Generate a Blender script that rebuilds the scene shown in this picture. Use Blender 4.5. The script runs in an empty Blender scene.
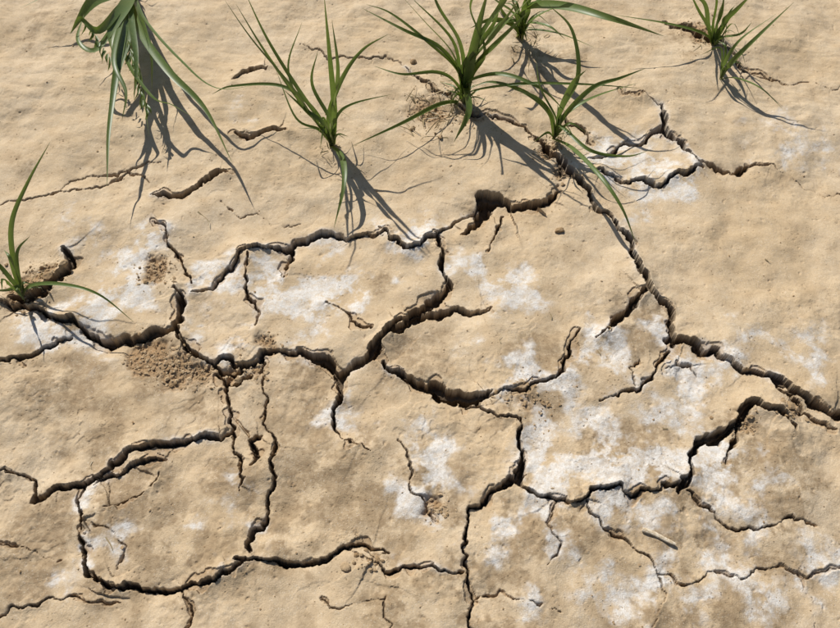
import bpy, math, random
import numpy as np
from mathutils import Vector
random.seed(7); rng=np.random.default_rng(11)
F32=np.float32
# ------------------------------------------------------------ camera model
H=1.1; TH=math.radians(57); HF=math.radians(56)
FP=420/math.tan(HF/2)
def P(u,v,h=0.0):
    x=(u-420)/FP; y=(314-v)/FP
    dx=x; dy=math.cos(TH)+y*math.sin(TH); dz=-math.sin(TH)+y*math.cos(TH)
    t=(h-H)/dz
    return (dx*t,dy*t,h)
def pxsize(u,v):
    y=(314-v)/FP
    dz=-math.sin(TH)+y*math.cos(TH)
    return (-H/dz)/FP
sc=bpy.context.scene
cam=bpy.data.cameras.new("camera"); camo=bpy.data.objects.new("camera",cam)
sc.collection.objects.link(camo); sc.camera=camo
camo.location=(0,0,H); camo.rotation_euler=(math.pi/2-TH,0,0)
cam.sensor_fit='HORIZONTAL'; cam.sensor_width=36; cam.lens=18/math.tan(HF/2)
cam.clip_start=0.02; cam.clip_end=500
# ------------------------------------------------------------ noise
def perlin(x,y,seed):
    r=np.random.default_rng(seed)
    perm=r.permutation(256).astype(np.int32); ang=r.random(256)*2*np.pi
    gx=np.cos(ang).astype(F32); gy=np.sin(ang).astype(F32)
    xi=np.floor(x); yi=np.floor(y)
    fx=(x-xi).astype(F32); fy=(y-yi).astype(F32)
    xi=xi.astype(np.int32)&255; yi=yi.astype(np.int32)&255
    x1=(xi+1)&255; y1=(yi+1)&255
    def g(ix,iy,dx,dy):
        k=perm[(perm[ix]+iy)&255]
        return gx[k]*dx+gy[k]*dy
    n00=g(xi,yi,fx,fy); n10=g(x1,yi,fx-1,fy); n01=g(xi,y1,fx,fy-1); n11=g(x1,y1,fx-1,fy-1)
    sx=fx*fx*fx*(fx*(fx*6-15)+10); sy=fy*fy*fy*(fy*(fy*6-15)+10)
    a=n00+sx*(n10-n00); b=n01+sx*(n11-n01)
    return (a+sy*(b-a))*1.4
def fbm(x,y,scale,octs,seed,gain=0.5):
    o=0; a=1.0; s=1.0/scale
    for i in range(octs):
        o=o+a*perlin(x*s+i*17.3,y*s+i*9.1,seed+i); a*=gain; s*=2.03
    return o
def sstep(a,b,x):
    t=np.clip((x-a)/(b-a),0,1); return t*t*(3-2*t)
# ------------------------------------------------------------ grid
def axis(lo,hi,steps,limlo,limhi,g=1.055):
    c=[lo]
    while c[-1]<hi: c.append(c[-1]+steps(c[-1]))
    a=[];s=steps(lo);p=lo
    while p>limlo: s*=g; p-=s; a.append(p)
    b=[];s=steps(c[-1]);p=c[-1]
    while p<limhi: s*=g; p+=s; b.append(p)
    return np.array(a[::-1]+c+b)
xs=axis(-0.97,0.97,lambda p:0.0012,-80,80,1.07)
ys=axis(0.17,1.70,lambda p:0.0012+0.0009*max(0,p-0.3)/1.4,-80,120,1.07)
NX,NY=len(xs),len(ys)
X,Y=np.meshgrid(xs,ys)
X=X.astype(F32);Y=Y.astype(F32)
print("grid",NX,NY,NX*NY)
dep=Y*math.cos(TH)+H*math.sin(TH)
upc=Y*math.sin(TH)-H*math.cos(TH)
dsafe=np.maximum(dep,0.05)
U=420+FP*X/dsafe; V=314-FP*upc/dsafe
W1=fbm(X,Y,0.034,2,100,0.4); W2=fbm(X,Y,0.034,2,140,0.4)
W3=fbm(X,Y,0.009,2,150,0.6); W4=fbm(X,Y,0.009,2,160,0.6)
Xw=X+0.0032*W1+0.0012*W3; Yw=Y+0.0032*W2+0.0012*W4
# ------------------------------------------------------------ cracks: (step mm [+ = left/upper side high], [(u,v,width px)])
C=[]
def cr(step,pts,dep=1.0,lip=1.0): C.append((step,pts,dep,lip))
cr(-3,[(436,236,3),(441,262,5),(449,284,7),(436,299,9),(412,317,10),(388,333,8),(374,349,13),(356,364,10),(341,376,8)])
cr(3,[(248,366,3),(262,354,5),(282,350,3),(302,350,4),(322,357,6),(341,376,8)])
cr(4,[(388,333,5),(408,324,8),(428,316,7),(448,311,7),(468,312,4),(492,310,1.5)])
cr(-2,[(341,376,8),(341,396,6),(333,415,4),(336,430,3),(350,443,2),(372,452,1.2)])
cr(6,[(384,362,3),(400,374,7),(422,385,8),(446,395,12),(466,400,11),(484,397,6),(492,393,2)])
cr(2,[(484,398,1.5),(510,391,1.6),(538,383,2),(562,372,3.5),(569,355,4),(580,332,2)])
cr(2,[(462,402,1.5),(484,410,1.5),(512,418,2),(522,424,3)])
cr(-3,[(522,420,3),(518,440,4),(522,462,7),(518,478,8),(505,487,5),(488,494,3),(470,508,2.2),(465,540,3),(468,575,2),(474,600,1.8),(476,640,1.8)])
cr(3,[(518,480,6),(532,492,3),(556,501,2),(578,502,2),(590,491,4),(618,488,2.5),(650,492,2.5),(672,488,4),(686,480,5)])
cr(5,[(678,492,3.5),(690,476,5),(690,456,5),(700,441,8),(722,432,10),(742,416,10),(749,404,7),(762,410,4),(784,420,5),(792,430,3)])
cr(1,[(749,408,7),(740,424,6),(735,440,6),(728,462,2)])
cr(1,[(600,402,1.5),(622,394,2),(642,386,2.5),(656,370,3.5),(668,352,4)])
cr(5,[(664,340,4),(684,342,6),(700,352,7),(716,352,2.5),(732,366,2.5),(750,374,2.5),(772,378,7),(792,394,8),(812,406,10),(845,414,11)])
cr(1,[(772,380,5),(788,396,6),(796,402,3),(812,420,1.8),(836,428,1.8)])
cr(2,[(538,138,7),(552,152,8),(572,172,7),(590,190,5),(598,212,4),(616,226,3),(631,242,5),(637,262,6),(645,282,7),(654,298,5),(668,308,4),(670,328,5),(672,346,5)])
cr(4,[(645,292,6),(634,302,9),(622,316,9),(608,332,4),(596,342,1.5)])
cr(6,[(474,214,3),(480,199,9),(500,201,8),(522,206,5),(544,201,5),(560,190,2)])
cr(-3,[(480,197,9),(484,212,11),(474,226,5),(462,236,2)])
cr(1,[(502,214,3),(496,232,3),(488,252,1.2)])
cr(4,[(192,292,1.2),(212,288,2.5),(224,272,1.6),(236,260,1.6),(256,250,1.6),(276,248,2.5),(290,246,5),(306,238,6),(330,232,3),(352,236,1.2),(384,232,2),(398,243,3),(420,249,3),(436,240,4),(452,228,2),(472,214,3)])
cr(2,[(291,246,5),(287,262,4),(284,276,1.5)])
cr(2,[(247,254,1.3),(246,276,2.2),(248,296,2.5),(256,326,1.2)])
cr(1,[(326,302,.8),(350,314,1.2),(372,330,2)])
cr(2,[(152,222,1),(166,232,1.4),(172,250,2),(184,268,2),(192,284,1.4)])
cr(-3,[(176,288,3),(180,302,7),(180,320,8),(174,330,6)])
cr(6,[(-15,300,3),(10,308,2.5),(36,308,2.5),(56,320,3.5),(86,332,4),(104,340,5),(126,338,7),(150,334,8),(176,329,7)])
cr(3,[(-15,366,3),(10,362,4),(34,354,4),(54,342,2.5),(70,336,1.5)])
cr(2,[(178,330,5),(186,348,5),(206,360,2.5),(222,372,5),(240,372,5),(248,366,4)])
cr(6,[(14,298,6),(32,300,9),(50,292,9),(62,276,10),(72,262,7),(64,250,3)])
cr(-2,[(226,380,3),(228,398,2.2),(232,416,2.2),(232,434,3)])
cr(5,[(32,500,4),(50,492,4),(74,484,3.5),(92,476,2.5),(112,462,5),(144,450,5),(176,441,5),(206,436,4),(232,434,2.5)])
cr(1,[(-10,470,1.3),(18,474,1.3),(34,478,1.6),(33,498,4)])
cr(4,[(84,482,3),(78,500,3),(84,524,3),(82,548,4),(90,574,6),(108,587,5),(140,590,4),(176,590,4),(206,582,5),(232,572,4),(246,560,3)])
cr(-2,[(262,424,2),(276,444,2.5),(272,466,3),(268,494,2.5),(262,524,4),(252,552,4)])
cr(0,[(264,360,2.5),(262,384,1.3),(264,404,1.3),(262,424,2)],0.7)
cr(4,[(236,560,3),(262,560,3),(286,566,5),(310,562,4),(340,552,3),(366,544,2),(388,552,1.3)])
cr(1,[(233,434,3),(240,456,2.5),(244,480,2),(240,492,1.3)])
cr(2,[(388,552,1.3),(372,560,1.3),(386,572,2),(412,568,2),(436,570,2),(464,572,2)])
cr(0,[(398,440,1),(408,462,1.3),(411,490,1.4),(426,506,1.4),(436,520,1)],0.7)
cr(1,[(-10,616,1.5),(16,608,1.6),(48,598,1.4),(84,600,1.1),(120,604,.9)],0.7)
cr(0,[(180,590,2.5),(190,606,1.4),(188,635,1.4)],0.8)
cr(1,[(686,490,3),(702,504,1.6),(722,520,1.4),(748,528,1.7),(776,524,1.4),(800,518,1.3),(818,524,1)],0.8)
cr(1,[(584,502,1.4),(598,518,1.4),(612,534,1.4),(632,546,1.2),(650,556,1.3),(658,574,1)],0.7)
cr(0,[(474,600,1.1),(500,590,.9),(530,602,1),(560,616,.9)],0.6)
cr(1,[(658,574,1),(690,584,1),(730,574,1),(770,566,1.2),(800,572,1.1),(845,566,1.1)],0.6)
cr(0,[(800,572,1.2),(815,596,1.2),(820,635,1.2)],0.6)
cr(0,[(320,600,.9),(350,606,1.1),(385,598,1.1),(390,635,1.1)],0.6)
cr(0,[(0,545,.9),(30,552,1),(60,560,.9)],0.5)
cr(0,[(640,360,.9),(628,372,1),(634,388,1.1)],0.6)
cr(1,[(658,574,.9),(668,596,1.1),(650,635,1.1)],0.6)
cr(0,[(84,524,1.3),(112,530,1),(128,548,1),(120,570,.9)],0.5)
cr(0,[(556,501,1.2),(548,524,1),(560,544,1),(548,566,.9)],0.5)
cr(-2,[(620,90,1),(646,96,1.3),(662,106,2.5),(664,122,7),(672,136,7),(684,150,5),(696,162,5),(716,168,5),(738,172,7),(748,164,4)])
cr(3,[(592,172,1.4),(616,176,2),(644,178,3.5),(668,182,2.5),(688,176,4),(700,168,5)])
cr(2,[(590,158,1.4),(612,152,2),(636,142,2.5),(652,134,3),(664,128,6)])
cr(2,[(566,118,2.5),(580,126,2.5),(592,142,1.4)])
cr(3,[(668,20,3),(688,30,9),(708,42,9),(722,54,5)])
cr(1,[(722,54,3),(740,72,1.6),(770,80,.9)])
cr(0,[(748,164,2),(780,170,.8),(812,186,.8),(845,192,.8)],0.4)
cr(3,[(152,196,1.4),(176,196,4),(196,188,4),(212,178,5),(228,172,2)])
cr(3,[(232,82,1.3),(248,72,3),(268,68,1.3)])
cr(3,[(236,134,2),(262,136,4),(286,133,2)])
cr(1,[(-10,206,.8),(30,198,1.1),(64,192,.8),(98,184,1.1),(134,166,1.1),(160,160,.8)],0.5)
cr(1,[(60,190,.8),(76,176,.8),(110,172,.8),(150,182,.8)],0.4)
cr(1,[(404,66,1.1),(424,84,2),(450,96,2),(470,112,3),(500,118,2.5),(538,136,4)],0.8)
cr(1,[(300,44,.8),(330,60,1.1),(372,58,1.1),(404,66,.9)],0.4)
cr(0,[(740,72,.8),(790,84,.9),(845,86,.8)],0.4)
cr(0,[(220,200,.8),(240,216,.8),(262,212,.8),(300,222,.8)],0.4)
cr(4,[(92,484,1.3),(112,474,4),(128,468,3.5),(152,462,2.5),(166,462,1.3)])
cr(-5,[(104,508,1),(124,504,3),(142,496,4),(152,484,4),(160,474,1.3)])
cr(3,[(252,466,1.3),(256,452,3.5),(250,440,3.5),(262,434,2)])
cr(3,[(214,366,4),(228,360,5),(244,368,4)])
cr(-2,[(214,372,2.5),(226,384,4),(240,384,4),(250,374,2.5)])
cr(1,[(664,372,.9),(676,364,1.4),(690,366,1.2),(696,378,.9)],0.4)

def refine(pts,lvl=5,j=0.11):
    pts=[tuple(map(float,p)) for p in pts]
    for l in range(lvl):
        o=[pts[0]]
        for a,b in zip(pts[:-1],pts[1:]):
            dx,dy=b[0]-a[0],b[1]-a[1]; L=math.hypot(dx,dy)
            if L<3.5: o.append(b); continue
            k=random.gauss(0,j)
            k=max(-0.22,min(0.22,k))
            wv=random.uniform(0.45,1.5) if l<2 else random.uniform(0.8,1.2)
            o.append(((a[0]+b[0])/2-dy*k,(a[1]+b[1])/2+dx*k,(a[2]+b[2])/2*wv))
            o.append(b)
        pts=o
    return pts
G=np.full((NY,NX),0.5,F32)
DP=np.zeros((NY,NX),F32)
HT=np.zeros((NY,NX),F32)
R=0.11
for step,pts,dscale,lip in C:
    rp=refine(pts)
    wp=[P(p[0],p[1])[:2]+(p[2]*pxsize(p[0],p[1])*0.5,) for p in rp]
    A=np.array(wp)
    x0,x1=A[:,0].min()-R,A[:,0].max()+R; y0,y1=A[:,1].min()-R,A[:,1].max()+R
    i0,i1=np.searchsorted(xs,[x0,x1]); j0,j1=np.searchsorted(ys,[y0,y1])
    D=np.full((j1-j0,i1-i0),9.0,F32); S=np.zeros_like(D); Wd=np.zeros_like(D); T=np.zeros_like(D)
    n=len(A)-1
    for k in range(n):
        a=A[k];b=A[k+1]
        ii0,ii1=np.searchsorted(xs,[min(a[0],b[0])-R,max(a[0],b[0])+R]); jj0,jj1=np.searchsorted(ys,[min(a[1],b[1])-R,max(a[1],b[1])+R])
        sl=(slice(jj0,jj1),slice(ii0,ii1)); ls=(slice(jj0-j0,jj1-j0),slice(ii0-i0,ii1-i0))
        px=Xw[sl]-F32(a[0]);py=Yw[sl]-F32(a[1]); dx=F32(b[0]-a[0]);dy=F32(b[1]-a[1]); L2=dx*dx+dy*dy+F32(1e-12)
        t=np.clip((px*dx+py*dy)/L2,0,1)
        d=np.hypot(px-t*dx,py-t*dy)
        m=d<D[ls]
        side=np.sign(dx*py-dy*px)
        Dl=D[ls]; Dl[m]=d[m]
        q=S[ls]; q[m]=side[m]
        q=Wd[ls]; q[m]=(a[2]+t*(b[2]-a[2]))[m]
        q=T[ls]; q[m]=((k+t)/n)[m]
    sl=(slice(j0,j1),slice(i0,i1))
    g=D-Wd
    m=g<G[sl]
    gg=G[sl]; gg[m]=g[m]
    dd=DP[sl]; dd[m]=(np.minimum(0.022,0.0028+Wd*3.8)*dscale)[m]
    taper=sstep(0,0.14,T)*sstep(0,0.14,1-T)*sstep(R,R*0.5,D)
    HT[sl]+=(F32(step*0.001*1.15)*S*np.exp(-D/0.035)*taper)
G=G+0.0008*fbm(X,Y,0.02,2,170)*(G<0.03)
# cracked pattern continuing outside the hand-laid area
out=np.maximum(np.maximum(-U,U-840),np.maximum(-V,V-628)); out=np.where(dep<0.06,500,out)
mo=(out>5)&(np.abs(X)<5)&(np.abs(Y)<6)
xo=(X+0.012*W1+0.03*fbm(X,Y,0.15,2,900))[mo]; yo=(Y+0.012*W2+0.03*fbm(X,Y,0.15,2,930))[mo]
cs=0.17; jx=rng.random((128,128)); jy=rng.random((128,128))
ci=np.floor(xo/cs).astype(int); cj=np.floor(yo/cs).astype(int)
f1=np.full(xo.shape,9.0);f2=f1.copy()
for a in(-1,0,1):
    for b in(-1,0,1):
        I=ci+a;J=cj+b
        d=np.hypot((I+0.1+0.8*jx[I&127,J&127])*cs-xo,(J+0.1+0.8*jy[I&127,J&127])*cs-yo)
        f2=np.where(d<f1,f1,np.minimum(f2,d)); f1=np.minimum(f1,d)
ww=0.0035*sstep(0,40,out[mo])*(0.55+0.9*fbm(xo,yo,0.2,2,960))
go=((f2-f1)*0.6-np.maximum(ww,-0.01)).astype(F32); go=np.where(ww<=0.0003,0.5,go)
m2=go<G[mo]; gm=G[mo]; gm[m2]=go[m2]; G[mo]=gm
dm=DP[mo]; dm[m2]=0.009; DP[mo]=dm
# ------------------------------------------------------------ relief
n_big=fbm(X,Y,0.42,2,200); n_mid=fbm(X,Y,0.12,3,210,0.45); n_small=fbm(X,Y,0.028,3,220); n_f=fbm(X,Y,0.0075,2,230)
n_edge=fbm(X,Y,0.05,3,240)
low=sstep(0.95,0.5,Y)
rough=0.30+0.85*sstep(-0.2,0.5,fbm(X,Y,0.16,2,260))*(0.5+0.5*low)
Hh=0.010*n_big+0.0092*n_mid+0.0018*n_small*rough+0.00032*n_f*rough
Hh+=0.0018*np.abs(fbm(X*0.6+Y*0.5,Y*1.7,0.07,3,280))*sstep(0.9,1.3,Y)
Hh+=HT
gp=np.maximum(G,0)
lipn=np.clip(0.45+1.5*fbm(X,Y,0.10,2,245),-0.8,1.6)
Hh+=0.0068*lipn*np.exp(-gp/0.017)*np.clip(DP/0.006,0.2,1.2)
Hh-=0.0007*np.exp(-gp/0.0014)
lw=0.017*np.clip(fbm(X,Y,0.055,3,250)-0.08,0,1)*np.clip(DP/0.009,0,1)
ledge=sstep(0.0005,-0.0007,G-lw)
Hh-=0.0030*ledge*(lw>0.0005)
fl=fbm(X,Y,0.085,4,540,0.5); fm=sstep(0.1,0.5,fbm(X,Y,0.22,2,560))*(0.2+0.8*low)
Hh-=0.0013*(sstep(0.18,0.205,fl)+sstep(-0.25,-0.225,fl))*fm
hz=np.abs(fbm(X,Y,0.055,4,500,0.6)); hm=sstep(0.15,0.5,fbm(X,Y,0.17,2,520))*(0.2+0.7*low)
hair=sstep(0.016,0.004,hz)*hm
Hh-=0.0008*hair
ins=sstep(0.0004,-0.0009,G+0.0004*n_f)
Hh-=DP*ins*(1+0.25*n_small)
pit=fbm(X,Y,0.012,2,300); Hh-=0.0014*sstep(0.66,0.95,pit)
Hh+=0.0010*sstep(0.7,1.0,fbm(X,Y,0.016,2,330))*low
def blobs(lst):
    M=np.zeros((NY,NX),F32)
    for u,v,r,a in lst:
        x,y,_=P(u,v); rr=r*pxsize(u,v)
        i0,i1=np.searchsorted(xs,[x-3*rr,x+3*rr]); j0,j1=np.searchsorted(ys,[y-3.6*rr,y+3.6*rr]); sl=(slice(j0,j1),slice(i0,i1))
        M[sl]=np.maximum(M[sl],a*np.exp(-(((X[sl]+0.014*n_edge[sl]-x)/rr)**2+((Y[sl]+0.014*n_small[sl]-y)/(rr*1.15))**2)))
    return M
crumbA=[(156,272,16,1.2),(148,356,20,1),(176,370,22,1),(200,372,14,.8),(430,112,24,.8),(470,118,16,.6),(548,148,14,.9),(232,374,12,.8),(28,290,20,1),(50,276,12,.8),(268,344,12,.7),(702,36,18,.8),(436,508,11,.7),(372,560,12,.5),(790,412,13,.7),(745,425,12,.6),(528,402,22,.5),(560,172,12,.6),(258,372,10,.7)]
CM=blobs(crumbA)
cm=sstep(0.25,0.7,CM)
Hh+= -0.0045*cm + cm*0.0030*fbm(X,Y,0.009,3,360)
Hh-=0.006*blobs([(156,272,11,1),(232,376,9,1),(436,500,8,1),(682,376,9,.8)])
Hh+=0.0035*blobs([(682,374,24,1)])
# ------------------------------------------------------------ masks
salt=blobs([(500,290,20,1),(520,292,24,1),(480,268,14,1),(344,290,22,1.1),(318,300,24,1.1),(272,282,24,1.1),(296,296,24,1.1),(264,268,14,1),(222,276,22,.9),(205,275,18,.8),(92,316,32,.9),(136,288,26,1),(110,300,26,.9),(150,240,20,1),(128,262,20,.7),(602,350,24,.9),(655,330,14,.9),(596,420,26,.7),(552,470,38,.9),(620,476,40,1.1),(660,470,28,1),(540,430,20,.9),(590,465,28,1.1),(684,374,26,1.1),(430,452,26,.9),(426,486,28,.8),(408,496,16,1),(720,470,34,.9),(704,448,22,1),(745,480,30,.6),(612,158,28,1.1),(680,180,22,.9),(648,172,28,.9),(520,376,22,1),(560,384,22,.7),(570,395,22,.6),(90,550,16,1),(120,540,18,.7),(84,500,12,.8),(410,240,20,1.1),(420,232,20,1),(380,226,14,.6),(330,250,16,.5),(680,398,30,.6),(710,360,34,.6),(505,525,16,.7),(500,560,18,.5),(530,600,20,.6),(600,590,38,.5),(690,560,38,.6),(760,590,38,.6),(820,560,30,.6),(340,420,30,.4),(740,500,40,.5),(640,400,30,.5),(220,510,30,.35),(30,320,22,.9),(60,330,20,.8),(230,350,18,.8),(810,350,30,.55),(740,340,30,.4),(790,140,46,.4),(820,150,30,.4),(640,140,28,.4),(640,212,20,.45),(650,600,30,.5),(560,540,18,.6),(70,570,18,.5),(118,250,22,.5),(90,235,22,.4),(60,215,22,.3),(250,110,26,.25),(470,340,18,.4),(200,330,14,.7),(300,340,18,.5),(250,340,18,.7),(405,270,14,.5),(455,262,14,.5),(590,310,16,.4)])
damp=blobs([(540,362,30,1),(528,352,20,1),(640,326,28,1),(620,342,24,.9),(548,530,38,1.1),(524,522,26,1.1),(510,562,28,.9),(430,492,32,1.1),(430,470,22,1),(446,510,26,.9),(738,596,42,1),(700,606,34,.9),(650,448,36,.9),(610,452,32,.9),(720,486,36,1),(690,520,42,.9),(770,520,36,.8),(600,508,32,.9),(660,510,32,.9),(540,410,36,.8),(400,600,44,.7),(800,500,34,.7),(150,362,30,.8),(380,500,44,.7),(330,490,44,.7),(560,390,44,.6),(290,530,44,.7),(120,500,44,.8),(60,380,34,.6),(780,460,26,.8),(500,612,38,.7),(640,620,34,.7),(60,410,26,.5),(230,480,26,.7),(430,360,34,.4),(380,280,30,.35),(200,400,34,.4),(550,70,50,.5),(740,440,34,.7),(320,400,26,.6),(300,380,24,.6),(160,540,40,.7),(40,540,40,.6),(200,560,40,.6),(360,440,24,.6),(100,440,40,.4),(590,350,16,.7),(460,590,34,.6),(460,60,40,.45),(690,40,30,.5),(100,60,40,.35),(30,30,50,.35),(30,160,30,.3)])
sn=fbm(X,Y,0.05,5,400,0.65)
edge=np.exp(-gp/0.009)*np.clip(DP/0.006,0,1)
salt=np.clip(salt*(0.92+1.4*sn)+0.6*edge*np.clip(0.05+1.6*fbm(X,Y,0.14,2,430),0,1)+0.22*sstep(0.35,0.9,sn)*(0.3+0.7*low),0,1)
salt=sstep(0.15,0.80,salt)
dn=fbm(X,Y,0.045,5,460,0.68)
left=sstep(0.2,-0.5,X)
damp=sstep(0.15,0.72,damp*(0.8+1.6*dn)+(0.40*sstep(-0.1,0.7,fbm(X,Y,0.12,4,490,0.6))+0.20*left)*(0.12+0.88*low))
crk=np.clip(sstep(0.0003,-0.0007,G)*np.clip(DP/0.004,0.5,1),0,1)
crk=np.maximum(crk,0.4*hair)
rust=np.maximum(cm,0.45*ledge*(lw>0.0005))
# ------------------------------------------------------------ ground mesh
N=NX*NY
co=np.empty((N,3),F32); co[:,0]=X.ravel();co[:,1]=Y.ravel();co[:,2]=Hh.ravel()
idx=np.arange(N,dtype=np.int32).reshape(NY,NX)
q=np.stack([idx[:-1,:-1],idx[:-1,1:],idx[1:,1:],idx[1:,:-1]],-1).reshape(-1,4)
me=bpy.data.meshes.new("ground")
me.vertices.add(N); me.vertices.foreach_set("co",co.ravel())
nf=len(q); me.loops.add(nf*4); me.loops.foreach_set("vertex_index",q.ravel())
me.polygons.add(nf); me.polygons.foreach_set("loop_start",np.arange(0,nf*4,4,dtype=np.int32))
zz=co[:,2][q]; rngz=zz.max(1)-zz.min(1)
me.polygons.foreach_set("use_smooth",(rngz<0.0017))
me.update(calc_edges=True)
at=me.color_attributes.new("masks",'FLOAT_COLOR','POINT')
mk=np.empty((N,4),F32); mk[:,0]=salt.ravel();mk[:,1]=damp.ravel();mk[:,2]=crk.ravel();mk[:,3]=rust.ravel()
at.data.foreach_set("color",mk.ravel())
ground=bpy.data.objects.new("dry_cracked_ground",me); sc.collection.objects.link(ground)
def gh(x,y):
    i=min(max(int(np.searchsorted(xs,x)),0),NX-1); j=min(max(int(np.searchsorted(ys,y)),0),NY-1)
    return float(Hh[j,i])
# ------------------------------------------------------------ node helper
class NT:
    def __init__(s,name):
        s.m=bpy.data.materials.new(name); s.m.use_nodes=True; s.t=s.m.node_tree; s.t.nodes.clear()
    def n(s,ty,**k):
        o=s.t.nodes.new(ty)
        for a,b in k.items(): setattr(o,a,b)
        return o
    def l(s,a,b): s.t.links.new(a,b)
    def noise(s,vec,scale,detail=4,rough=0.6,dist=0.0):
        o=s.n("ShaderNodeTexNoise"); o.inputs["Scale"].default_value=scale;o.inputs["Detail"].default_value=detail;o.inputs["Roughness"].default_value=rough; o.inputs["Distortion"].default_value=dist
        s.l(vec,o.inputs["Vector"]); return o.outputs["Fac"]
    def rng(s,v,a,b,c=0.0,d=1.0):
        o=s.n("ShaderNodeMapRange"); s.l(v,o.inputs[0])
        for i,x in enumerate((a,b,c,d)): o.inputs[i+1].default_value=x
        return o.outputs[0]
    def math(s,op,a,b=None):
        o=s.n("ShaderNodeMath",operation=op)
        for i,x in enumerate((a,b)):
            if x is None: continue
            if isinstance(x,(int,float)): o.inputs[i].default_value=x
            else: s.l(x,o.inputs[i])
        return o.outputs[0]
    def mix(s,f,a,b,mode='MIX'):
        o=s.n("ShaderNodeMix",data_type='RGBA',blend_type=mode)
        if isinstance(f,(int,float)): o.inputs[0].default_value=f
        else: s.l(f,o.inputs[0])
        for i,x in ((6,a),(7,b)):
            if isinstance(x,tuple): o.inputs[i].default_value=(*x,1)
            else: s.l(x,o.inputs[i])
        return o.outputs[2]
m=NT("dry_mud"); tc=m.n("ShaderNodeTexCoord").outputs["Object"]
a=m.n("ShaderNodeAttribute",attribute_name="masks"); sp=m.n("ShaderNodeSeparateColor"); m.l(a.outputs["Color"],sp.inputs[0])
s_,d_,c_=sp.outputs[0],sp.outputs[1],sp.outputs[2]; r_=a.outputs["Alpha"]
nA=m.noise(tc,4,5); nB=m.noise(tc,22,6,0.68); nC=m.noise(tc,110,5,0.7); nD=m.noise(tc,520,4,0.7)
col=m.mix(m.rng(nA,0.35,0.65),(0.565,0.425,0.262),(0.635,0.505,0.345))
col=m.mix(m.rng(nB,0.44,0.70,0,0.65),col,(0.45,0.315,0.175))
col=m.mix(m.rng(nC,0.5,0.75,0,0.4),col,(0.38,0.265,0.155))
col=m.mix(m.math('MULTIPLY',d_,m.rng(nC,0.35,0.6,0.4,0.9)),col,(0.265,0.182,0.10))
col=m.mix(m.math('MULTIPLY',s_,m.rng(nC,0.32,0.58,0.3,0.97)),col,(0.74,0.715,0.675))
col=m.mix(m.math('MULTIPLY',r_,0.85),col,(0.31,0.185,0.085))
col=m.mix(m.rng(nD,0.35,0.75,0.0,0.5),col,(0.35,0.25,0.145))
v2=m.n("ShaderNodeTexVoronoi"); v2.inputs["Scale"].default_value=260; m.l(tc,v2.inputs["Vector"])
gr=m.math('MULTIPLY',m.rng(v2.outputs["Distance"],0.16,0.26,1,0),m.rng(nB,0.46,0.56,1,0))
col=m.mix(m.math('MULTIPLY',gr,0.35),col,(0.68,0.61,0.51))
vo=m.n("ShaderNodeTexVoronoi"); vo.inputs["Scale"].default_value=140; m.l(tc,vo.inputs["Vector"])
spk=m.math('MULTIPLY',m.rng(vo.outputs["Distance"],0.12,0.22,1,0),m.rng(nB,0.5,0.6))
col=m.mix(m.math('MULTIPLY',spk,0.5),col,(0.18,0.12,0.06))
hn=m.noise(tc,9,7,0.62,0.6); hl=m.rng(m.math('ABSOLUTE',m.math('SUBTRACT',hn,0.5)),0.001,0.003,1,0)
hl=m.math('MULTIPLY',hl,m.rng(m.noise(tc,6,2,0.5),0.5,0.6))
col=m.mix(m.math('MULTIPLY',hl,0.45),col,(0.18,0.12,0.065))
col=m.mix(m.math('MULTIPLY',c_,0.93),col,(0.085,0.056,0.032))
bs=m.n("ShaderNodeBsdfPrincipled"); m.l(col,bs.inputs["Base Color"]); bs.inputs["Roughness"].default_value=0.8
bs.inputs["Specular IOR Level"].default_value=0.3
hsum=m.math('ADD',m.math('MULTIPLY',nC,1.5),m.math('MULTIPLY',nD,0.75))
nE=m.noise(tc,1300,2,0.6); hsum=m.math('ADD',hsum,m.math('MULTIPLY',nE,0.3))
hsum=m.math('SUBTRACT',hsum,m.math('MULTIPLY',spk,0.6))
bp=m.n("ShaderNodeBump"); bp.inputs["Distance"].default_value=0.0013; bp.inputs["Strength"].default_value=0.85
m.l(hsum,bp.inputs["Height"]); m.l(bp.outputs[0],bs.inputs["Normal"])
o=m.n("ShaderNodeOutputMaterial"); m.l(bs.outputs[0],o.inputs[0]); me.materials.append(m.m)
# ------------------------------------------------------------ crumbs
import bmesh
def ico(sub):
    b=bmesh.new(); bmesh.ops.create_icosphere(b,subdivisions=sub,radius=1); v=np.array([x.co[:] for x in b.verts]); f=np.array([[x.index for x in y.verts] for y in b.faces]); b.free(); return v,f
V1,F1=ico(1); V2,F2=ico(2)
vs=[];fs=[];cl=[];off=0
def crumb(x,y,r,big=False,sink=0.3):
    global off
    v,f=(V2,F2) if big else (V1,F1)
    k=rng.normal(size=(5,3)); disp=1+0.16*np.sin(v@k.T*2.2+rng.random(5)*6).sum(1)*0.9
    vv=v*disp[:,None]*r*np.array([rng.uniform(.6,1.4),rng.uniform(.6,1.4),rng.uniform(.4,.8)])
    t=rng.random()*6.28; c,s=math.cos(t),math.sin(t)
    vv=vv@np.array([[c,s,0],[-s,c,0],[0,0,1]])
    vv=vv+np.array([x,y,gh(x,y)+r*0.6*(1-sink*2)])
    vs.append(vv);fs.append(f+off);off+=len(v); cl.append(np.full(len(v),rng.random()))
for u,v,r,a_ in crumbA:
    n=int(r*8*a_)
    for i in range(n):
        uu=u+rng.normal()*r*0.65; vv=v+rng.normal()*r*0.5
        x,y,_=P(uu,vv); crumb(x,y,min(0.0038,0.0007+rng.exponential(0.0009)),False)
for i in range(1800):
    uu=rng.uniform(-80,920); vv=rng.uniform(-40,680)
    x,y,_=P(uu,vv); crumb(x,y,min(0.0022,0.0004+rng.exponential(0.00035)))
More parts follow.
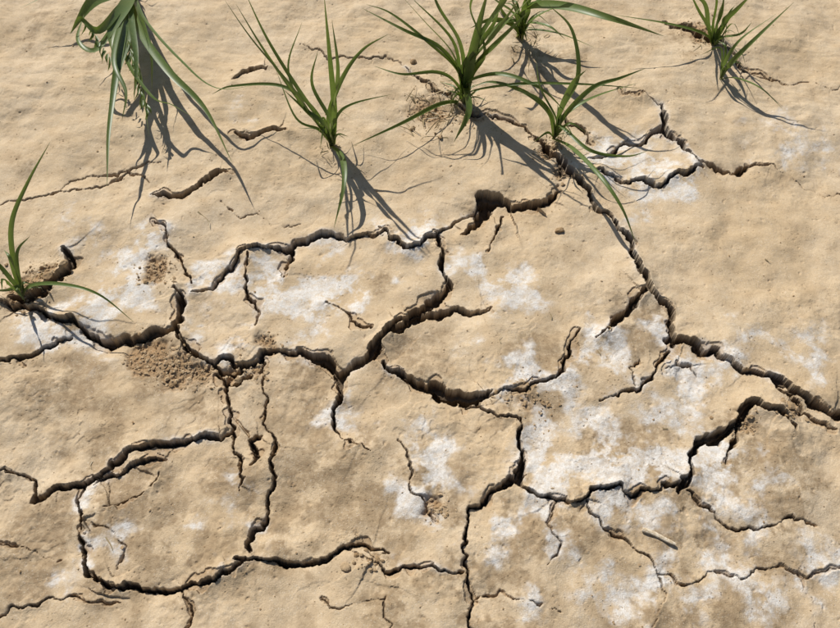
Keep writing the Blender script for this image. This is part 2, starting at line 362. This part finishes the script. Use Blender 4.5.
for (u,v,r) in [(560,230,4),(226,372,5),(238,380,4),(438,512,3),(345,568,4),(366,550,2.5),(413,62,3.5),(66,268,5),(50,282,4),(556,144,4),(545,156,4),(788,408,4),(412,128,3),(440,140,3)]:
    x,y,_=P(u,v); crumb(x,y,r*pxsize(u,v),True,0.2)
def mkmesh(name,vs,fs,cl,mat,smooth=True):
    me=bpy.data.meshes.new(name); v=np.concatenate(vs); f=np.concatenate(fs)
    me.from_pydata(v.tolist(),[],f.tolist()); at=me.attributes.new("rnd",'FLOAT','POINT'); at.data.foreach_set("value",np.concatenate(cl).astype(F32))
    me.polygons.foreach_set("use_smooth",np.full(len(f),smooth)); me.materials.append(mat)
    ob=bpy.data.objects.new(name,me); sc.collection.objects.link(ob); return ob
m=NT("crumb_soil"); tc=m.n("ShaderNodeTexCoord").outputs["Object"]
rn=m.n("ShaderNodeAttribute",attribute_name="rnd").outputs["Fac"]
col=m.mix(rn,(0.30,0.19,0.09),(0.54,0.40,0.24)); col=m.mix(m.rng(m.noise(tc,600),0.4,0.7,0,0.5),col,(0.24,0.16,0.085))
bs=m.n("ShaderNodeBsdfPrincipled"); m.l(col,bs.inputs["Base Color"]); bs.inputs["Roughness"].default_value=0.95
bp=m.n("ShaderNodeBump"); bp.inputs["Distance"].default_value=0.0008; m.l(m.noise(tc,900),bp.inputs["Height"]); m.l(bp.outputs[0],bs.inputs["Normal"])
o=m.n("ShaderNodeOutputMaterial"); m.l(bs.outputs[0],o.inputs[0])
mkmesh("soil_crumbs",vs,fs,cl,m.m,False)
# ------------------------------------------------------------ blades
def grassmat(name,c1,c2,tip,trans=0.35):
    m=NT(name); rn=m.n("ShaderNodeAttribute",attribute_name="rnd").outputs["Fac"]; tt=m.n("ShaderNodeAttribute",attribute_name="along").outputs["Fac"]
    tc=m.n("ShaderNodeTexCoord").outputs["Object"]
    col=m.mix(rn,c1,c2); col=m.mix(m.rng(tt,0.72,1.0,0,0.7),col,tip); col=m.mix(m.rng(tt,0.0,0.14,0.7,0),col,(0.28,0.22,0.11))
    col=m.mix(m.rng(m.noise(tc,160),0.4,0.7,0,0.35),col,tip)
    bs=m.n("ShaderNodeBsdfPrincipled"); m.l(col,bs.inputs["Base Color"]); bs.inputs["Roughness"].default_value=0.42
    tr=m.n("ShaderNodeBsdfTranslucent"); m.l(m.mix(0.5,col,(0.20,0.28,0.03)),tr.inputs[0])
    mx=m.n("ShaderNodeMixShader"); mx.inputs[0].default_value=trans; m.l(bs.outputs[0],mx.inputs[1]); m.l(tr.outputs[0],mx.inputs[2])
    o=m.n("ShaderNodeOutputMaterial"); m.l(mx.outputs[0],o.inputs[0]); return m.m
GM=grassmat("grass_blade",(0.06,0.11,0.018),(0.115,0.175,0.04),(0.20,0.21,0.08))
DM=grassmat("dead_grass",(0.30,0.21,0.11),(0.42,0.32,0.18),(0.4,0.3,0.17),0.2)
def catmull(p,n):
    p=[np.array(a,float) for a in p]; p=[2*p[0]-p[1]]+p+[2*p[-1]-p[-2]]; o=[]
    for i in range(1,len(p)-2):
        for k in range(n):
            t=k/n; a,b,c,d=p[i-1:i+3]
            o.append(0.5*((2*b)+(c-a)*t+(2*a-5*b+4*c-d)*t*t+(3*b-a-3*c+d)*t**3))
    o.append(p[-2]); return np.array(o)
def blade(L,pts,w,twist=0.0,root=0.55,world=False,hs=1.0):
    W=[p if world else P(p[0],p[1],p[2]*hs) for p in pts]
    c=catmull(W,8); n=len(c); tg=np.gradient(c,axis=0); tg/=np.linalg.norm(tg,axis=1)[:,None]+1e-9
    ww=w*1.12*pxsize(pts[0][0],pts[0][1])*0.5 if not world else w*0.5
    vv=[];ff=[];al=[]; ph=random.uniform(-0.5,0.5)
    for i in range(n):
        t=i/(n-1); s=np.cross(tg[i],(0.15,-0.3,1.0)); s/=np.linalg.norm(s)+1e-9
        nn=np.cross(s,tg[i]); an=ph+twist*t; s2=s*math.cos(an)+nn*math.sin(an); n2=np.cross(s2,tg[i])
        k=ww*(root+(1-root)*min(1,t/0.3))*(1-max(0,(t-0.4)/0.6)**1.5)+0.00015
        vv+= [c[i]-s2*k+n2*k*0.35, c[i]-n2*k*0.1, c[i]+s2*k+n2*k*0.35]; al+=[t]*3
        if i<n-1:
            b=i*3; ff+=[(b,b+1,b+4,b+3),(b+1,b+2,b+5,b+4)]
    o=L["off"]; L["v"].append(np.array(vv)); L["f"]+= [tuple(x+o for x in f) for f in ff]; L["a"]+=al; L["r"]+=[random.random()]*len(vv); L["off"]+=len(vv)
def newL(): return dict(v=[],f=[],a=[],r=[],off=0)
def fin(name,L,mat):
    me=bpy.data.meshes.new(name); me.from_pydata(np.concatenate(L["v"]).tolist(),[],L["f"])
    for k,d in (("rnd",L["r"]),("along",L["a"])):
        at=me.attributes.new(k,'FLOAT','POINT'); at.data.foreach_set("value",np.array(d,F32))
    me.polygons.foreach_set("use_smooth",np.ones(len(L["f"]),bool)); me.materials.append(mat)
    ob=bpy.data.objects.new(name,me); sc.collection.objects.link(ob); return ob
def tuft(r,bl,hs,name="grass_tuft",seedheads=(),basal=8):
    L=newL()
    rs=1.6 if basal>10 else 1.0
    for pts,w in bl:
        rr=(r[0]+random.uniform(-2.5,2.5)*rs,r[1]+random.uniform(-2,2)*rs,0)
        blade(L,[rr]+pts,w,random.uniform(-.8,.8),hs=hs)
    for (u,v,h,u2,v2,h2,n) in seedheads:
        for i in range(n):
            t=i/max(1,n-1); a=(u+(u2-u)*t,v+(v2-v)*t,h+(h2-h)*t)
            b=(a[0]+random.uniform(-7,7),a[1]+random.uniform(8,16),a[2]-random.uniform(.005,.02))
            blade(L,[a,((a[0]+b[0])/2+random.uniform(-2,2),(a[1]+b[1])/2,a[2]),b],random.uniform(1.2,2.4),1.0,0.8,hs=hs)
    x,y,_=P(r[0],r[1]); 
    for i in range(basal):
        an=random.uniform(0,6.28); l=random.uniform(.02,.07); h=random.uniform(.02,.08)
        blade(L,[(x,y,0.0),(x+math.cos(an)*l*.4,y+math.sin(an)*l*.4,h),(x+math.cos(an)*l,y+math.sin(an)*l,h*random.uniform(.5,1.3))],random.uniform(.002,.005),.4,.6,True)
    fin(name,L,GM)
r=(132,-8,0)
tuft(r,[([(127,20,.10),(118,70,.14),(109,130,.13),(107,186,.10)],5),([(118,10,.12),(98,30,.17),(80,18,.19),(70,34,.17)],6),
 ([(128,15,.1),(124,45,.13),(116,75,.14),(108,120,.11)],9),([(140,30,.10),(168,70,.14),(205,108,.13),(233,164,.09)],6),([(145,20,.1),(180,60,.14),(216,88,.14),(262,84,.12)],3),
 ([(118,20,.12),(96,50,.15),(78,40,.16),(84,14,.14)],5),([(104,-4,.1),(88,6,.14),(70,34,.13)],11),([(130,40,.1),(142,80,.12),(149,136,.08)],4),
 ([(124,50,.12),(150,95,.13),(172,105,.1),(198,120,.08)],3.5),([(95,0,.1),(60,-8,.12),(20,8,.1)],3),
 ([(122,20,.12),(114,60,.16),(126,92,.14),(122,120,.1)],4),([(132,25,.12),(136,60,.14),(134,100,.12)],5),([(138,10,.08),(150,50,.12),(152,92,.1)],4),([(126,5,.1),(112,30,.14),(112,52,.14)],10)],
 0.62,seedheads=[(128,40,.13,146,108,.10,26),(86,20,.15,112,60,.15,14)])
r=(332,146,0)
tuft(r,[([(318,126,.05),(292,88,.12),(252,40,.18),(222,-4,.22)],4.5),([(322,124,.05),(300,92,.1),(268,40,.15),(244,-10,.2)],3.5),([(318,124,.05),(296,96,.1),(264,50,.16),(236,4,.2)],3),
 ([(322,128,.04),(300,104,.08),(288,66,.11),(302,22,.15)],3),([(334,110,.06),(330,60,.14),(324,-6,.22)],5),([(328,118,.05),(342,78,.10),(362,50,.12),(388,34,.13)],4),
 ([(342,158,.03),(344,185,.035),(334,228,.01)],5),([(316,112,.05),(282,86,.07),(232,86,.05),(212,94,.03)],3),([(320,130,.03),(296,118,.05),(276,70,.08)],2.5),
 ([(336,118,.05),(352,104,.06),(392,94,.05)],2.5),([(330,120,.06),(312,84,.1),(318,50,.14)],3.5),([(326,126,.06),(306,110,.08),(284,90,.1)],4),([(334,112,.07),(338,70,.15),(332,20,.2)],4)],1.5)
r=(464,104,0)
tuft(r,[([(464,80,.03),(478,42,.10),(502,4,.17),(515,-20,.2)],8),([(462,78,.04),(440,48,.09),(404,30,.12),(362,8,.13)],4.5),([(462,80,.04),(450,50,.08),(425,22,.12),(398,-8,.15)],4.5),
 ([(466,76,.04),(492,48,.1),(530,10,.15)],7),([(464,86,.03),(468,112,.04),(454,142,.02)],8),([(460,80,.04),(452,40,.1),(410,-4,.16)],4),
 ([(466,84,.04),(500,74,.08),(540,88,.08),(566,112,.05)],4),([(440,104,.02),(400,124,.03),(352,146,.01)],3.5),([(470,78,.04),(484,50,.09),(470,10,.14),(478,-12,.17)],5),
 ([(468,76,.05),(478,30,.12),(490,-16,.18)],8),([(460,82,.03),(470,56,.08),(494,22,.12),(500,-6,.15)],6),([(470,92,.04),(520,84,.08),(580,84,.08),(640,88,.06)],3),
 ([(455,82,.04),(436,72,.07),(402,74,.08),(374,66,.07)],3),([(464,70,.05),(458,40,.1),(440,10,.15),(430,-14,.17)],5),([(470,66,.06),(500,30,.12),(536,-8,.17)],6),([(466,70,.05),(490,40,.12),(520,-2,.18)],6),([(458,72,.05),(430,44,.1),(392,14,.13),(366,4,.14)],3)],1.5,basal=16)
r=(554,138,0)
tuft(r,[([(560,112,.05),(578,76,.10),(572,30,.15),(548,4,.18)],4),([(548,112,.05),(524,92,.08),(492,82,.09),(470,88,.08)],4),([(564,116,.05),(592,88,.1),(620,78,.11),(646,68,.11)],4),
 ([(572,148,.04),(600,176,.07),(622,208,.06),(636,244,.02)],3.5),([(560,110,.06),(572,84,.1),(586,70,.13)],6),([(556,120,.05),(540,88,.1),(536,60,.14)],4),([(562,118,.04),(592,98,.06),(640,82,.05)],4),
 ([(560,126,.04),(590,150,.05),(626,156,.04),(650,150,.02)],3),([(552,118,.05),(536,98,.09),(510,88,.12)],5)],1.3)
r=(520,38,0)
tuft(r,[([(524,10,.06),(560,6,.10),(610,18,.12),(664,36,.10)],8),([(515,15,.06),(495,0,.1),(478,-20,.12)],6),([(522,14,.05),(530,-8,.09),(536,-30,.13)],5),
 ([(528,24,.03),(545,12,.05),(572,2,.06)],5),([(510,24,.03),(490,20,.05),(470,28,.05)],5),([(522,24,.03),(528,6,.06),(518,-14,.1)],6),([(530,30,.02),(560,34,.03),(596,48,.02)],4),([(515,28,.03),(500,8,.06),(505,-12,.1)],5),([(520,16,.05),(545,-2,.1),(600,-12,.14)],5),([(516,22,.03),(500,24,.05),(486,40,.05)],5),([(526,24,.03),(548,26,.05),(566,40,.04)],4),([(522,20,.04),(512,-2,.08),(528,-22,.12)],6)],1.5,basal=20)
r=(714,46,0)
tuft(r,[([(708,28,.03),(698,10,.07),(688,-12,.11)],4),([(716,24,.04),(722,6,.08),(724,-14,.12)],6),([(720,26,.04),(736,10,.08),(754,-8,.12)],5),([(712,26,.04),(716,0,.09),(712,-24,.13)],5),
 ([(704,34,.03),(670,24,.05),(610,14,.06)],3),([(722,38,.03),(740,34,.05),(752,22,.07)],3),([(708,24,.05),(702,0,.09),(670,-14,.12)],4)],1.4,basal=10)
r=(720,80,0)
tuft(r,[([(730,64,.04),(756,38,.09),(794,2,.14)],4.5),([(734,78,.02),(760,88,.03),(784,110,.01)],4),([(724,70,.02),(734,62,.04),(742,64,.03)],3),([(724,64,.04),(740,40,.08),(776,14,.12)],3)],1.3,basal=4)
r=(24,298,0)
tuft(r,[([(14,262,.04),(12,222,.09),(28,182,.13),(50,142,.17)],4.2),([(16,276,.03),(10,258,.06),(4,250,.06)],4),([(30,286,.03),(60,284,.05),(98,294,.05),(134,322,.01)],3.2),([(22,286,.02),(6,290,.02),(-14,290,.0)],3.5),
 ([(18,270,.04),(18,250,.06),(30,236,.07)],3.5),([(12,280,.03),(-5,262,.05),(-20,262,.04)],4)],1.35,basal=5)
# dead roots / straw
L=newL()
for (u,v,s,n) in [(430,112,24,40),(556,140,14,16),(522,40,20,24),(30,286,16,14),(330,146,10,8),(712,44,14,12),(464,108,16,16),(600,300,260,6),(200,450,200,4)]:
    for i in range(n):
        a=rng.normal(size=2)*s*0.55; b=rng.normal(size=2)*s*0.5; u0,v0=u+a[0],v+a[1]; z=0.003+abs(rng.normal())*0.004
        if s>30: b=rng.normal(size=2)*7; z=0.0015
        def gp3(uu,vv,h):
            x,y,_=P(uu,vv); return (x,y,gh(x,y)+h)
        blade(L,[gp3(u0,v0,.001),gp3(u0+b[0]*.5+rng.normal()*3,v0+b[1]*.5,z),gp3(u0+b[0],v0+b[1],.002)],rng.uniform(.001,.0026),0.5,1.0,True)
fin("dead_grass_litter",L,DM)
# twig
tv=[];tf=[]; n=9; M=8
pa=P(642,530);pb=P(675,544)
for i in range(n):
    t=i/(n-1); x=pa[0]+(pb[0]-pa[0])*t; y=pa[1]+(pb[1]-pa[1])*t+0.0012*math.sin(t*5); z=max(gh(pa[0],pa[1]),gh(pb[0],pb[1]),gh((pa[0]+pb[0])/2,(pa[1]+pb[1])/2))+0.0025
    rr=(0.0036-0.0010*t)*(0.75 if i in(0,n-1) else 1)
    for k in range(M):
        an=k/M*6.283; tv.append((x+0.4*math.cos(an)*rr,y+math.cos(an)*rr,z+math.sin(an)*rr*0.8*random.uniform(.9,1.1)))
for i in range(n-1):
    for k in range(M): tf.append((i*M+k,i*M+(k+1)%M,(i+1)*M+(k+1)%M,(i+1)*M+k))
tf.append(tuple(range(M))[::-1]); tf.append(tuple((n-1)*M+k for k in range(M)))
me=bpy.data.meshes.new("twig"); me.from_pydata(tv,[],tf); 
m=NT("pale_wood"); tc=m.n("ShaderNodeTexCoord").outputs["Object"]; col=m.mix(m.rng(m.noise(tc,300),0.4,0.65),(0.68,0.59,0.45),(0.44,0.33,0.2)); bs=m.n("ShaderNodeBsdfPrincipled"); m.l(col,bs.inputs["Base Color"]); bs.inputs["Roughness"].default_value=.85
o=m.n("ShaderNodeOutputMaterial"); m.l(bs.outputs[0],o.inputs[0]); me.materials.append(m.m)
sc.collection.objects.link(bpy.data.objects.new("twig",me))
# ------------------------------------------------------------ light
EL=math.radians(45); sx,sy=0.54,-0.842
w=bpy.data.worlds.new("World"); sc.world=w; w.use_nodes=True; nt=w.node_tree
sk=nt.nodes.new("ShaderNodeTexSky"); sk.sky_type='NISHITA'; sk.sun_disc=False; sk.sun_elevation=EL; sk.sun_rotation=math.atan2(-sx,-sy)
nt.links.new(sk.outputs[0],nt.nodes["Background"].inputs[0]); nt.nodes["Background"].inputs[1].default_value=0.07
sl=bpy.data.lights.new("sun",'SUN'); sl.energy=5.0; sl.angle=math.radians(0.5); sl.color=(1,0.965,0.90)
so=bpy.data.objects.new("sun",sl); sc.collection.objects.link(so)
so.rotation_euler=Vector((sx*math.cos(EL),sy*math.cos(EL),-math.sin(EL))).to_track_quat('-Z','Y').to_euler()
sc.view_settings.view_transform='Standard'; sc.view_settings.look='None'; sc.view_settings.exposure=0
